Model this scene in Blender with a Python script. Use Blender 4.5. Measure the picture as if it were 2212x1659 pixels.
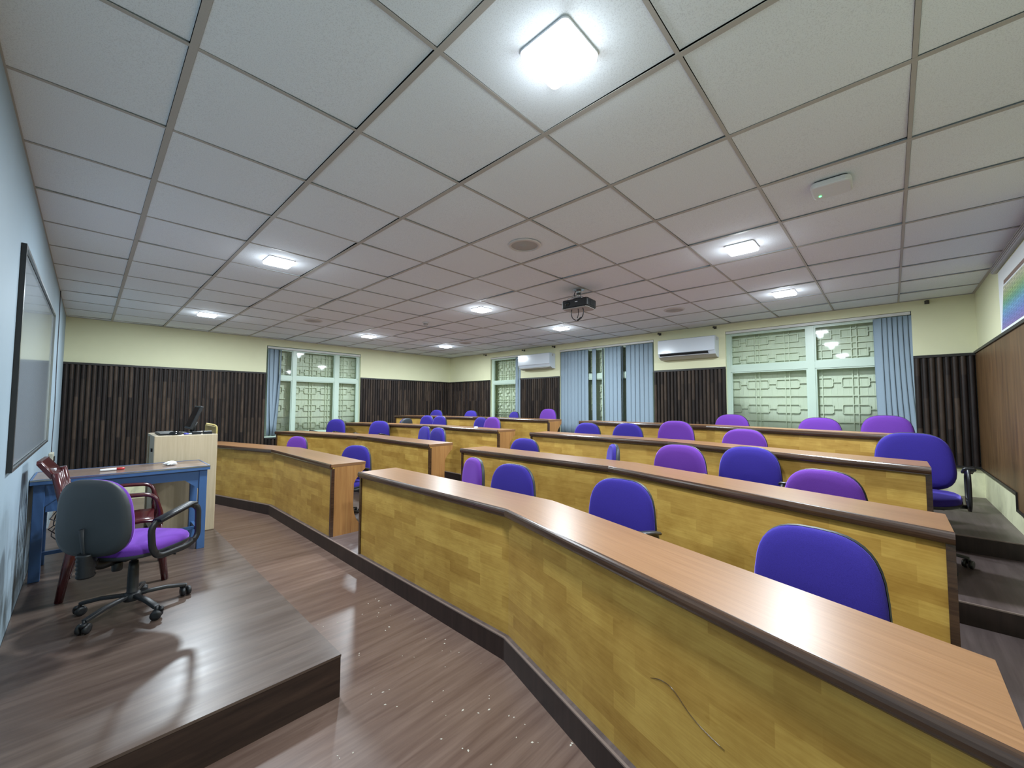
import bpy, bmesh, math, random
from mathutils import Vector, Matrix
from math import sin, cos, pi, radians, sqrt
random.seed(7)
for o in list(bpy.data.objects): bpy.data.objects.remove(o, do_unlink=True)
S = bpy.context.scene
COL = S.collection

# ------------------------------------------------------------------ camera, world, lights, exposure
CZ = 1.49                                    # camera height above the floor (camera at x=0, y=0)
YAW, PITCH, ROLL, FPX = 0.7575, 0.0515, 0.0040, 865.6
_f = Vector((cos(YAW)*cos(PITCH), sin(YAW)*cos(PITCH), sin(PITCH)))
_r = Vector((sin(YAW), -cos(YAW), 0)); _u = _r.cross(_f)
_r2 = _r*cos(ROLL)+_u*sin(ROLL); _u2 = _u*cos(ROLL)-_r*sin(ROLL)
cam = bpy.data.objects.new('camera', bpy.data.cameras.new('camera')); COL.objects.link(cam)
cam.data.sensor_fit = 'HORIZONTAL'; cam.data.sensor_width = 36; cam.data.lens = FPX/2212*36
cam.data.clip_start = .02
cam.matrix_world = Matrix(((_r2.x, _u2.x, -_f.x, 0), (_r2.y, _u2.y, -_f.y, 0), (_r2.z, _u2.z, -_f.z, CZ), (0, 0, 0, 1)))
S.camera = cam
W = bpy.data.worlds.new('world'); S.world = W; W.use_nodes = True
W.node_tree.nodes['Background'].inputs[0].default_value = (.55, .7, 1, 1)
W.node_tree.nodes['Background'].inputs[1].default_value = .05
S.view_settings.view_transform = 'Standard'; S.view_settings.look = 'None'
S.view_settings.gamma = 1; S.view_settings.use_curve_mapping = False
S.view_settings.exposure = 0.12
S.cycles.use_denoising = True
S.cycles.max_bounces = 10; S.cycles.diffuse_bounces = 7; S.cycles.sample_clamp_indirect = 6
LIGHT_W = 60.0
SIDE_W = 2.2                               # watts of every ceiling panel
LIGHT_C = (.83, .93, 1.0)
DIFF_E = 8.0                                # glow of the visible diffuser

# room (x towards the back wall, y towards the far wall)
XF, XB, YR, YF, ZC = -.265, 6.70, -.71, 8.65, 2.743
TIER = [.13, .254, .378, .502]
DESKX = [1.745, 2.945, 4.15, 5.335]
DESKH = .735

# ------------------------------------------------------------------ material helpers
def new_mat(name):
    m = bpy.data.materials.new(name); m.use_nodes = True
    nt = m.node_tree; b = nt.nodes['Principled BSDF']
    return m, nt, b
def rgb(c): return (c[0], c[1], c[2], 1)
def plain(name, col, rough=.5, metal=0, spec=.5, bump=0, bscale=200, coat=0):
    m, nt, b = new_mat(name)
    b.inputs['Base Color'].default_value = rgb(col); b.inputs['Roughness'].default_value = rough
    b.inputs['Metallic'].default_value = metal; b.inputs['Specular IOR Level'].default_value = spec
    b.inputs['Coat Weight'].default_value = coat
    tc = nt.nodes.new('ShaderNodeTexCoord'); n = nt.nodes.new('ShaderNodeTexNoise')
    n.inputs['Scale'].default_value = bscale; n.inputs['Detail'].default_value = 3
    nt.links.new(tc.outputs['Object'], n.inputs['Vector'])
    mix = nt.nodes.new('ShaderNodeMixRGB'); mix.blend_type = 'MULTIPLY'; mix.inputs[0].default_value = .12
    mix.inputs[1].default_value = rgb(col); nt.links.new(n.outputs['Fac'], mix.inputs[2]); nt.links.new(mix.outputs[0], b.inputs['Base Color'])
    if bump:
        bp = nt.nodes.new('ShaderNodeBump'); bp.inputs['Strength'].default_value = bump; bp.inputs['Distance'].default_value = .002
        nt.links.new(n.outputs['Fac'], bp.inputs['Height']); nt.links.new(bp.outputs[0], b.inputs['Normal'])
    return m
def ramp(nt, fac, stops):
    r = nt.nodes.new('ShaderNodeValToRGB'); e = r.color_ramp.elements
    while len(e) < len(stops): e.new(.5)
    for k, (p, c) in enumerate(stops): e[k].position = p; e[k].color = rgb(c)
    nt.links.new(fac, r.inputs[0]); return r.outputs[0]
def mapped(nt, kind, scale, rot=(0, 0, 0), loc=(0, 0, 0)):
    tc = nt.nodes.new('ShaderNodeTexCoord'); mp = nt.nodes.new('ShaderNodeMapping')
    mp.inputs['Scale'].default_value = scale; mp.inputs['Rotation'].default_value = rot; mp.inputs['Location'].default_value = loc
    nt.links.new(tc.outputs[kind], mp.inputs[0]); return mp.outputs[0]
def noise(nt, vec, scale, detail=4, rough=.6, dist=0):
    n = nt.nodes.new('ShaderNodeTexNoise'); n.inputs['Scale'].default_value = scale; n.inputs['Detail'].default_value = detail
    n.inputs['Roughness'].default_value = rough; n.inputs['Distortion'].default_value = dist
    nt.links.new(vec, n.inputs['Vector']); return n.outputs['Fac']
def mul(nt, a, b_, fac=1.0, mode='MULTIPLY'):
    m = nt.nodes.new('ShaderNodeMixRGB'); m.blend_type = mode; m.inputs[0].default_value = fac
    for i, s in ((1, a), (2, b_)):
        if isinstance(s, tuple): m.inputs[i].default_value = rgb(s)
        else: nt.links.new(s, m.inputs[i])
    return m.outputs[0]

def wood_grain(name, c_dark, c_light, rough=.3, kind='UV', stretch=(1.2, 28, 28), spec=.5, coat=0, big=.35, bump=.05):
    m, nt, b = new_mat(name)
    v = mapped(nt, kind, stretch)
    n1 = noise(nt, v, 1.6, 8, .65, .4)
    col = ramp(nt, n1, [(.3, c_dark), (.7, c_light)])
    n2 = noise(nt, mapped(nt, kind, tuple(s*.16 for s in stretch)), 1.5, 3)
    col = mul(nt, col, ramp(nt, n2, [(.3, (1-big,)*3), (.7, (1, 1, 1))]))
    nt.links.new(col, b.inputs['Base Color'])
    b.inputs['Roughness'].default_value = rough; b.inputs['Specular IOR Level'].default_value = spec; b.inputs['Coat Weight'].default_value = coat
    b.inputs['Coat Roughness'].default_value = .12
    if bump:
        bp = nt.nodes.new('ShaderNodeBump'); bp.inputs['Strength'].default_value = bump; bp.inputs['Distance'].default_value = .001
        nt.links.new(n1, bp.inputs['Height']); nt.links.new(bp.outputs[0], b.inputs['Normal'])
    return m

def veneer():
    m, nt, b = new_mat('yellow_plank_veneer')
    v = mapped(nt, 'UV', (1, 1, 1))
    br = nt.nodes.new('ShaderNodeTexBrick'); nt.links.new(v, br.inputs['Vector'])
    br.inputs['Scale'].default_value = 1; br.inputs['Brick Width'].default_value = .31; br.inputs['Row Height'].default_value = .071
    br.inputs['Mortar Size'].default_value = .0; br.inputs['Bias'].default_value = 0; br.offset = .37; br.offset_frequency = 2
    br.inputs['Color1'].default_value = rgb((.47, .275, .060)); br.inputs['Color2'].default_value = rgb((.64, .415, .102)); br.inputs['Mortar'].default_value = rgb((.4, .27, .08))
    g = noise(nt, mapped(nt, 'UV', (4, 90, 90)), 1.4, 7, .6, .5)
    col = mul(nt, br.outputs['Color'], ramp(nt, g, [(.3, (.84, .80, .72)), (.65, (1, 1, 1))]))
    s = noise(nt, mapped(nt, 'UV', (3.5, 5, 5)), 1.2, 4, .6)
    col = mul(nt, col, ramp(nt, s, [(.32, (.78, .72, .62)), (.6, (1, 1, 1))]))
    k = noise(nt, mapped(nt, 'UV', (9, 22, 9)), 1.5, 2, .4)
    col = mul(nt, col, ramp(nt, k, [(.66, (1, 1, 1)), (.82, (.84, .78, .66))]))
    nt.links.new(col, b.inputs['Base Color']); b.inputs['Roughness'].default_value = .42; b.inputs['Specular IOR Level'].default_value = .35
    return m

def floor_mat(name, c1, c2, rough):
    m, nt, b = new_mat(name)
    v = mapped(nt, 'Object', (1.0, 13, 13))
    n1 = noise(nt, v, 1.5, 9, .62, .35)
    col = ramp(nt, n1, [(.28, c1), (.5, tuple((a+b_)/2 for a, b_ in zip(c1, c2))), (.72, c2)])
    n3 = noise(nt, mapped(nt, 'Object', (2.5, 60, 60)), 1.5, 4, .6)
    col = mul(nt, col, ramp(nt, n3, [(.3, (.84, .82, .82)), (.6, (1, 1, 1))]))
    n2 = noise(nt, mapped(nt, 'Object', (.45, 2.2, 2.2)), 1.3, 3)
    col = mul(nt, col, ramp(nt, n2, [(.35, (.78, .74, .74)), (.65, (1.0, 1.0, 1.0))]))
    nt.links.new(col, b.inputs['Base Color'])
    rr = noise(nt, mapped(nt, 'Object', (1.2, 9, 9)), 1.5, 4)
    mr = nt.nodes.new('ShaderNodeMapRange'); mr.inputs[3].default_value = rough-.05; mr.inputs[4].default_value = rough+.1
    nt.links.new(rr, mr.inputs[0]); nt.links.new(mr.outputs[0], b.inputs['Roughness'])
    b.inputs['Specular IOR Level'].default_value = .6
    return m

def wall_mat(name, col, stain=.0, top=None):
    m, nt, b = new_mat(name)
    n = noise(nt, mapped(nt, 'Object', (1, 1, 1)), 1.2, 5)
    c = mul(nt, tuple(col), ramp(nt, n, [(.35, (.94, .94, .93)), (.65, (1, 1, 1))]))
    if stain:
        s = noise(nt, mapped(nt, 'Object', (3, 3, 1.6)), 2.2, 6, .7, .4)
        geo = nt.nodes.new('ShaderNodeNewGeometry'); sx = nt.nodes.new('ShaderNodeSeparateXYZ'); nt.links.new(geo.outputs['Position'], sx.inputs[0])
        mr = nt.nodes.new('ShaderNodeMapRange'); mr.inputs[1].default_value = .25; mr.inputs[2].default_value = 1.05; mr.inputs[3].default_value = 1; mr.inputs[4].default_value = 0
        nt.links.new(sx.outputs['Z'], mr.inputs[0])
        mm = nt.nodes.new('ShaderNodeMath'); mm.operation = 'MULTIPLY'
        mr2 = nt.nodes.new('ShaderNodeMapRange'); mr2.inputs[1].default_value = .5; mr2.inputs[2].default_value = .62
        nt.links.new(s, mr2.inputs[0]); nt.links.new(mr.outputs[0], mm.inputs[0]); nt.links.new(mr2.outputs[0], mm.inputs[1])
        mx = nt.nodes.new('ShaderNodeMixRGB'); mx.blend_type = 'MIX'; mx.inputs[2].default_value = rgb(tuple(x*stain for x in col))
        nt.links.new(mm.outputs[0], mx.inputs[0]); nt.links.new(c, mx.inputs[1]); c = mx.outputs[0]
    nt.links.new(c, b.inputs['Base Color']); b.inputs['Roughness'].default_value = .6; b.inputs['Specular IOR Level'].default_value = .3
    f = noise(nt, mapped(nt, 'Object', (1, 1, 1)), 120, 3)
    bp = nt.nodes.new('ShaderNodeBump'); bp.inputs['Strength'].default_value = .08; bp.inputs['Distance'].default_value = .002
    nt.links.new(f, bp.inputs['Height']); nt.links.new(bp.outputs[0], b.inputs['Normal'])
    return m

def slat_mat():
    m, nt, b = new_mat('dark_slat_wood')           # every slat runs in lengths of its own shade
    v = mapped(nt, 'UV', (1, 1, 1))
    br = nt.nodes.new('ShaderNodeTexBrick'); nt.links.new(v, br.inputs['Vector'])
    br.inputs['Scale'].default_value = 1; br.inputs['Brick Width'].default_value = .62; br.inputs['Row Height'].default_value = 1.0
    br.inputs['Mortar Size'].default_value = 0; br.offset = .43; br.offset_frequency = 2; br.inputs['Bias'].default_value = -.25
    br.inputs['Color1'].default_value = rgb((.018, .012, .010)); br.inputs['Color2'].default_value = rgb((.080, .053, .036)); br.inputs['Mortar'].default_value = rgb((.03, .02, .015))
    g = noise(nt, mapped(nt, 'UV', (3, 9, 9)), 2, 6, .6)
    col = mul(nt, br.outputs['Color'], ramp(nt, g, [(.3, (.6, .6, .6)), (.7, (1.25, 1.25, 1.25))]))
    nt.links.new(col, b.inputs['Base Color']); b.inputs['Roughness'].default_value = .5; b.inputs['Specular IOR Level'].default_value = .25
    return m

def tile_mat():
    m, nt, b = new_mat('mineral_fibre_tile')
    n = noise(nt, mapped(nt, 'Object', (1, 1, 1)), 260, 2, .6)
    c = ramp(nt, n, [(.34, (.69, .745, .79)), (.5, (.83, .895, .945))])
    n2 = noise(nt, mapped(nt, 'Object', (1, 1, 1)), .7, 2)
    c = mul(nt, c, ramp(nt, n2, [(.35, (.98, .965, .97)), (.65, (1, 1, 1))]))
    nt.links.new(c, b.inputs['Base Color']); b.inputs['Roughness'].default_value = .85; b.inputs['Specular IOR Level'].default_value = .1
    return m

def fabric(name, col):
    m, nt, b = new_mat(name)
    n = noise(nt, mapped(nt, 'Object', (1, 1, 1)), 500, 2)
    c = mul(nt, tuple(col), ramp(nt, n, [(.35, (.8, .8, .8)), (.65, (1.1, 1.1, 1.1))]))
    nt.links.new(c, b.inputs['Base Color']); b.inputs['Roughness'].default_value = .9; b.inputs['Specular IOR Level'].default_value = .15
    b.inputs['Sheen Weight'].default_value = 1.0; b.inputs['Sheen Roughness'].default_value = .4; b.inputs['Sheen Tint'].default_value = rgb(tuple(min(1, x*2+.1) for x in col))
    bp = nt.nodes.new('ShaderNodeBump'); bp.inputs['Strength'].default_value = .15; bp.inputs['Distance'].default_value = .001
    nt.links.new(n, bp.inputs['Height']); nt.links.new(bp.outputs[0], b.inputs['Normal'])
    return m

def glow(name, col, e):
    m, nt, b = new_mat(name); b.inputs['Base Color'].default_value = rgb((.8, .8, .8))
    b.inputs['Emission Color'].default_value = rgb(col); b.inputs['Emission Strength'].default_value = e; return m

def glass_mat():
    m = bpy.data.materials.new('window_glass'); m.use_nodes = True; nt = m.node_tree
    for n in list(nt.nodes): nt.nodes.remove(n)
    o = nt.nodes.new('ShaderNodeOutputMaterial'); t = nt.nodes.new('ShaderNodeBsdfTransparent'); g = nt.nodes.new('ShaderNodeBsdfGlossy')
    t.inputs[0].default_value = rgb((.93, .97, .95)); g.inputs['Roughness'].default_value = .04
    fr = nt.nodes.new('ShaderNodeFresnel'); fr.inputs[0].default_value = 1.5; mx = nt.nodes.new('ShaderNodeMixShader')
    nt.links.new(fr.outputs[0], mx.inputs[0]); nt.links.new(t.outputs[0], mx.inputs[1]); nt.links.new(g.outputs[0], mx.inputs[2]); nt.links.new(mx.outputs[0], o.inputs[0])
    return m

def poster_mat():
    m, nt, b = new_mat('printed_poster')
    tc = nt.nodes.new('ShaderNodeTexCoord'); sx = nt.nodes.new('ShaderNodeSeparateXYZ'); nt.links.new(tc.outputs['UV'], sx.inputs[0])
    col = ramp(nt, sx.outputs['Y'], [(0, (.22, .15, .42)), (.2, (.16, .22, .55)), (.4, (.16, .38, .62)), (.58, (.16, .42, .30)), (.75, (.35, .50, .22)), (.93, (.60, .60, .40))])
    w = nt.nodes.new('ShaderNodeTexBrick'); nt.links.new(mapped(nt, 'UV', (9, 16, 1)), w.inputs['Vector'])
    w.inputs['Scale'].default_value = 1; w.inputs['Color1'].default_value = rgb((1, 1, 1)); w.inputs['Color2'].default_value = rgb((.72, .75, .8))
    w.inputs['Mortar'].default_value = rgb((.5, .55, .6)); w.inputs['Mortar Size'].default_value = .09; w.inputs['Brick Width'].default_value = .9; w.inputs['Row Height'].default_value = .8
    col = mul(nt, col, w.outputs['Color'], .8)
    nt.links.new(col, b.inputs['Base Color']); b.inputs['Roughness'].default_value = .35
    return m

M = {}
M['cream'] = wall_mat('cream_wall_paint', (.70, .70, .47), .75)
M['front'] = wall_mat('cold_lit_wall_paint', (.31, .40, .47), .42)  # off-white wall, the blue cast of the cold lamps put into its colour
M['ply'] = wood_grain('brown_ply', (.075, .038, .016), (.17, .092, .038), .45, 'Object', (9, 9, .9), .25)
M['black_trim'] = plain('black_trim', (.012, .01, .009), .45)
M['slat'] = slat_mat()
M['slat_back'] = plain('slat_backing', (.010, .008, .007), .7)
M['tile'] = tile_mat()
M['tbar'] = plain('ceiling_bar_metal', (.48, .46, .43), .5, 0, .4)
M['plenum'] = plain('dark_void', (.01, .01, .01), .9)
M['floor'] = floor_mat('floor_laminate', (.118, .068, .050), (.225, .152, .118), .31)
M['podium'] = floor_mat('platform_laminate', (.066, .042, .031), (.142, .102, .080), .29)
M['tierfloor'] = floor_mat('tier_laminate', (.070, .052, .050), (.145, .112, .108), .36)
M['riser'] = wood_grain('dark_riser_laminate', (.018, .010, .009), (.045, .026, .022), .42, 'Object', (16, 16, 1.0), .4)
M['platform_side'] = wood_grain('dark_platform_side', (.018, .010, .008), (.060, .034, .024), .45, 'Object', (1.4, 12, 16), .4)
M['nose'] = plain('step_edge', (.20, .15, .13), .4)
M['veneer'] = veneer()
M['desktop'] = wood_grain('orange_desktop_laminate', (.235, .115, .050), (.315, .165, .078), .33, 'UV', (1.2, 60, 60), .38, 0, .12, .02)
M['endpanel'] = wood_grain('orange_end_laminate', (.36, .16, .050), (.52, .27, .09), .38, 'UV', (30, 1.2, 1), .4, 0, .2, .02)
M['darkwood'] = wood_grain('dark_brown_nosing', (.036, .017, .010), (.095, .048, .025), .24, 'UV', (2, 40, 40), .6, .4, .3, .02)
M['black'] = plain('black_plastic', (.012, .013, .015), .42, 0, .5, .1, 400)
M['shell'] = plain('charcoal_shell', (.028, .034, .038), .5, 0, .5, .3, 700)
M['blue'] = fabric('blue_violet_fabric', (.040, .027, .245))
M['purple'] = fabric('purple_fabric', (.135, .042, .31))
M['maroon'] = plain('maroon_plastic', (.065, .010, .012), .22, 0, .6)
M['tableblue'] = plain('blue_paint', (.05, .12, .28), .35, 0, .5, .05, 60)
M['tabletop'] = wood_grain('brown_table_laminate', (.20, .13, .10), (.32, .23, .19), .25, 'Object', (2, 24, 24), .6)
M['alu'] = plain('aluminium_edge', (.38, .40, .42), .25, .9)
M['steel'] = plain('steel', (.5, .5, .5), .3, .9)
M['lectern'] = wood_grain('beige_laminate', (.42, .34, .22), (.50, .41, .28), .4, 'Object', (40, 40, 1.5), .4, 0, .06, .01)
M['lecternside'] = wood_grain('grey_beige_laminate', (.33, .28, .19), (.40, .34, .24), .4, 'Object', (40, 40, 1.5), .4, 0, .1, .01)
M['lecternrim'] = plain('yellow_wood_rim', (.52, .42, .16), .35)
M['frame'] = plain('mint_window_paint', (.50, .62, .52), .35)
M['grille'] = plain('cream_grille_paint', (.76, .80, .62), .4)
M['shutter'] = plain('cream_shutter_paint', (.74, .78, .62), .45, 0, .4)
M['glass'] = glass_mat()
M['blind'] = plain('grey_blue_blind_fabric', (.26, .335, .40), .75, 0, .2, .1, 600)
M['rail'] = plain('white_rail', (.62, .62, .58), .4)
M['white'] = plain('white_plastic', (.74, .76, .78), .3)
M['acwhite'] = plain('gloss_white_plastic', (.62, .68, .74), .16)
M['acunder'] = plain('ivory_plastic', (.50, .48, .38), .4)
M['board'] = plain('whiteboard_enamel', (.36, .42, .47), .10, 0, .7)
M['screen'] = plain('glossy_screen', (.01, .011, .013), .1)
M['speaker'] = plain('speaker_grille', (.46, .45, .44), .6, 0, .3, .4, 900)
M['speakerrim'] = plain('speaker_rim', (.66, .64, .63), .5)
M['lampframe'] = plain('lamp_frame', (.80, .82, .85), .4)
M['diffuser'] = glow('lit_diffuser', (.90, .95, 1), DIFF_E)
M['led'] = glow('green_led', (.05, 1, .15), 6)
M['paper'] = plain('white_paper', (.75, .78, .78), .8)
M['red'] = plain('red_plastic', (.5, .03, .03), .35)
M['pen'] = plain('blue_ink_plastic', (.08, .09, .45), .35)
M['wire'] = plain('dark_wire', (.05, .04, .045), .5)
M['crumb'] = plain('pale_crumb', (.75, .70, .6), .8)
M['poster'] = poster_mat()
M['posterbrown'] = plain('brown_print', (.24, .16, .13), .4)
M['greyribbed'] = plain('pale_grey_plastic', (.40, .40, .44), .4)
M['grime'] = plain('dark_bracket_metal', (.05, .045, .035), .6)

# ------------------------------------------------------------------ mesh helpers
class MB:
    def __init__(s): s.v = []; s.f = []; s.uv = []; s.mi = []; s.smooth = []
    def face(s, pts, uv=None, mi=0, smooth=False):
        k = len(s.v); s.v += [tuple(p) for p in pts]; s.f.append(list(range(k, k+len(pts))))
        s.uv.append(uv or [(0, 0)]*len(pts)); s.mi.append(mi); s.smooth.append(smooth)
    def grid(s, rows, close=False, mi=0, smooth=True, uvf=None):
        """rows: list of equal-length point lists"""
        k = len(s.v); n = len(rows[0])
        for r in rows: s.v += [tuple(p) for p in r]
        for i in range(len(rows)-1):
            for j in range(n if close else n-1):
                j2 = (j+1) % n
                s.f.append([k+i*n+j, k+i*n+j2, k+(i+1)*n+j2, k+(i+1)*n+j])
                if uvf: s.uv.append([uvf(i, j), uvf(i, j+1), uvf(i+1, j+1), uvf(i+1, j)])
                else: s.uv.append([(0, 0)]*4)
                s.mi.append(mi); s.smooth.append(smooth)
    def cap(s, pts, mi=0, smooth=False, flip=False):
        p = list(pts)[::-1] if flip else list(pts); s.face(p, None, mi, smooth)
    def box(s, x0, x1, y0, y1, z0, z1, mi=0, uv='auto', M4=None):
        c = [(x0, y0, z0), (x1, y0, z0), (x1, y1, z0), (x0, y1, z0), (x0, y0, z1), (x1, y0, z1), (x1, y1, z1), (x0, y1, z1)]
        if M4: c = [tuple(M4 @ Vector(p)) for p in c]
        k = len(s.v); s.v += c
        L = [(0, 3, 2, 1), (4, 5, 6, 7), (0, 1, 5, 4), (1, 2, 6, 5), (2, 3, 7, 6), (3, 0, 4, 7)]
        o = [(x0, y0, z0), (x1, y0, z0), (x1, y1, z0), (x0, y1, z0), (x0, y0, z1), (x1, y0, z1), (x1, y1, z1), (x0, y1, z1)]
        for n, q in enumerate(L):
            s.f.append([k+i for i in q])
            if n < 2: s.uv.append([(o[i][0], o[i][1]) for i in q])
            elif n in (2, 4): s.uv.append([(o[i][0], o[i][2]) for i in q])
            else: s.uv.append([(o[i][1], o[i][2]) for i in q])
            s.mi.append(mi); s.smooth.append(False)
    def tube(s, pts, r, n=10, mi=0, closed=False, prof=None, up=Vector((0, 0, 1))):
        pts = [Vector(p) for p in pts]; m = len(pts); rings = []
        for i in range(m):
            a = pts[i-1] if (i > 0 or closed) else pts[i]; b = pts[(i+1) % m] if (i < m-1 or closed) else pts[i]
            t = (b-a).normalized()
            if prof:
                side = up.cross(t)
                if side.length < 1e-4: side = Vector((1, 0, 0))
                side.normalize(); nn = t.cross(side)
                rings.append([pts[i]+side*px+nn*pz for px, pz in prof])
            else:
                if i == 0:
                    side = t.orthogonal().normalized()
                else:
                    side = (side - t*side.dot(t)).normalized()
                nn = t.cross(side); rr = r[i] if isinstance(r, (list, tuple)) else r
                rings.append([pts[i]+side*(cos(2*pi*k/n)*rr)+nn*(sin(2*pi*k/n)*rr) for k in range(n)])
        if closed: rings.append(rings[0])
        s.grid(rings, close=True, mi=mi)
        if not closed: s.cap(rings[0], mi, flip=True); s.cap(rings[-1], mi)
    def lathe(s, prof, c=(0, 0, 0), axis=(0, 0, 1), n=24, mi=0):
        ax = Vector(axis).normalized(); a = ax.orthogonal().normalized(); b = ax.cross(a); c = Vector(c)
        rows = [[c+ax*h+(a*cos(2*pi*k/n)+b*sin(2*pi*k/n))*r for k in range(n)] for r, h in prof]
        s.grid(rows, close=True, mi=mi)
        if prof[0][0] > 1e-5: s.cap(rows[0], mi, flip=True)
        if prof[-1][0] > 1e-5: s.cap(rows[-1], mi)
    def prism(s, poly, z0, z1, mi=0, side=None, bot=True):
        n = len(poly)
        s.face([(x, y, z1) for x, y in poly], [(x, y) for x, y in poly], mi)
        if bot: s.face([(x, y, z0) for x, y in poly][::-1], [(x, y) for x, y in poly][::-1], mi)
        L = 0
        for i in range(n):
            a, b = poly[i], poly[(i+1) % n]; d = sqrt((a[0]-b[0])**2+(a[1]-b[1])**2)
            s.face([(a[0], a[1], z0), (b[0], b[1], z0), (b[0], b[1], z1), (a[0], a[1], z1)], [(L, z0), (L+d, z0), (L+d, z1), (L, z1)], mi if side is None else side)
            L += d
    def build(s, name, mats, parent=None, loc=None, bevel=0, fix=True, weld=True):
        me = bpy.data.meshes.new(name); me.from_pydata(s.v, [], s.f)
        ul = me.uv_layers.new(name='UVMap')
        for p, uv in zip(me.polygons, s.uv):
            for li, c in zip(p.loop_indices, uv): ul.data[li].uv = c
        for p, mi, sm in zip(me.polygons, s.mi, s.smooth): p.material_index = mi; p.use_smooth = sm
        if fix:
            bm = bmesh.new(); bm.from_mesh(me)
            if weld: bmesh.ops.remove_doubles(bm, verts=bm.verts, dist=1e-5)
            bmesh.ops.recalc_face_normals(bm, faces=bm.faces); bm.to_mesh(me); bm.free()
        if not isinstance(mats, (list, tuple)): mats = [mats]
        for m_ in mats: me.materials.append(M[m_])
        o = bpy.data.objects.new(name, me); COL.objects.link(o)
        if parent is not None: o.parent = parent
        if loc is not None: o.location = loc
        if bevel:
            b = o.modifiers.new('bevel', 'BEVEL'); b.width = bevel; b.segments = 2; b.limit_method = 'ANGLE'; b.angle_limit = radians(50)
        return o

def thing(name, label, cat, loc=(0, 0, 0), rz=0, group=None):
    o = bpy.data.objects.new(name, None); COL.objects.link(o); o.location = loc; o.rotation_euler = (0, 0, rz)
    o.empty_display_size = .1
    return tag(o, label, cat, group)
def tag(o, label, cat, group=None):
    o['label'] = label; o['category'] = cat; o['kind'] = 'thing'
    if group: o['group'] = group
    return o
def struct(o): o['kind'] = 'structure'; return o
def rounded(pts, r, n=5):
    """round the corners of an open 3D polyline"""
    P = [Vector(p) for p in pts]; out = [P[0]]
    for i in range(1, len(P)-1):
        a = (P[i-1]-P[i]); b = (P[i+1]-P[i]); q = min(r, a.length*.49, b.length*.49)
        p0 = P[i]+a.normalized()*q; p1 = P[i]+b.normalized()*q
        for k in range(n+1):
            t = k/n; out.append(p0*(1-t)**2+P[i]*2*t*(1-t)+p1*t*t)
    out.append(P[-1]); return out
def rounded_closed(pts, r, n=5):
    P = [Vector(p) for p in pts]; out = []; m = len(P)
    for i in range(m):
        a = (P[i-1]-P[i]); b = (P[(i+1) % m]-P[i]); q = min(r, a.length*.49, b.length*.49)
        p0 = P[i]+a.normalized()*q; p1 = P[i]+b.normalized()*q
        for k in range(n+1):
            t = k/n; out.append(p0*(1-t)**2+P[i]*2*t*(1-t)+p1*t*t)
    return out

# ------------------------------------------------------------------ floor, tiers, platform
SL = .306; YB_R, YE_R, YA_R = 1.69, -.166, 3.58       # bend, outer end, aisle end of the near blocks
SLL = .298; YB_L, YE_L, YA_L = 6.12, 8.10, 4.20       # the same of the far blocks
XDR, XDL = SL*(YB_R-YE_R), SLL*(YE_L-YB_L)
b = MB(); b.box(XF-.2, XB+.3, YR-.2, YF+.3, -.1, 0)
floor = struct(b.build('floor', 'floor'))
for k in range(4):
    x0 = DESKX[k]-.013; z0 = 0 if k == 0 else TIER[k-1]; z1 = TIER[k]; ex = 0 if k == 0 else .09
    line = [(x0-XDR-ex, YR), (x0-XDR-ex, YE_R-.03), (x0-XDR, YE_R), (x0, YB_R), (x0, YB_L), (x0-XDL, YE_L), (x0-XDL-ex, YE_L+.03), (x0-XDL-ex, YF)]
    if k == 0: line = [(x0-XDR, YR), (x0-XDR, YE_R), (x0, YB_R), (x0, YB_L), (x0-XDL, YE_L), (x0-XDL, YF)]
    t = MB(); t.prism(line+[(XB, YF), (XB, YR)], z0, z1)
    t.build('tier', 'tierfloor', floor)
    r = MB()
    off = [(x-.006, y) for x, y in line]
    for i in range(len(line)-1):
        a, c = off[i], off[i+1]; a2, c2 = line[i], line[i+1]
        r.face([(a[0], a[1], z0), (c[0], c[1], z0), (c[0], c[1], z1-.004), (a[0], a[1], z1-.004)])
    rr = r.build('riser', 'riser', floor, fix=False)
    e = MB()
    for i in range(len(line)-1):
        a, c = off[i], off[i+1]
        e.face([(a[0]-.001, a[1], z1-.006), (c[0]-.001, c[1], z1-.006), (c[0]-.001, c[1], z1+.001), (a[0]-.001, a[1], z1+.001)])
        e.face([(a[0]-.001, a[1], z1+.001), (c[0]-.001, c[1], z1+.001), (c[0]+.012, c[1], z1+.001), (a[0]+.012, a[1], z1+.001)])
    e.build('step_edge', 'nose', floor, fix=False)

PZ = .21
pt = thing('teaching_platform', 'low brown laminate teaching platform along the whiteboard wall', 'platform', (0, 0, 0))
b = MB(); b.box(XF+.002, .945, 2.09, 6.3, PZ-.012, PZ); b.build('platform_top', 'podium', pt)
b = MB(); b.box(XF+.002, .943, 2.092, 6.298, 0, PZ-.012); b.build('platform_side', 'platform_side', pt)

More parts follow.
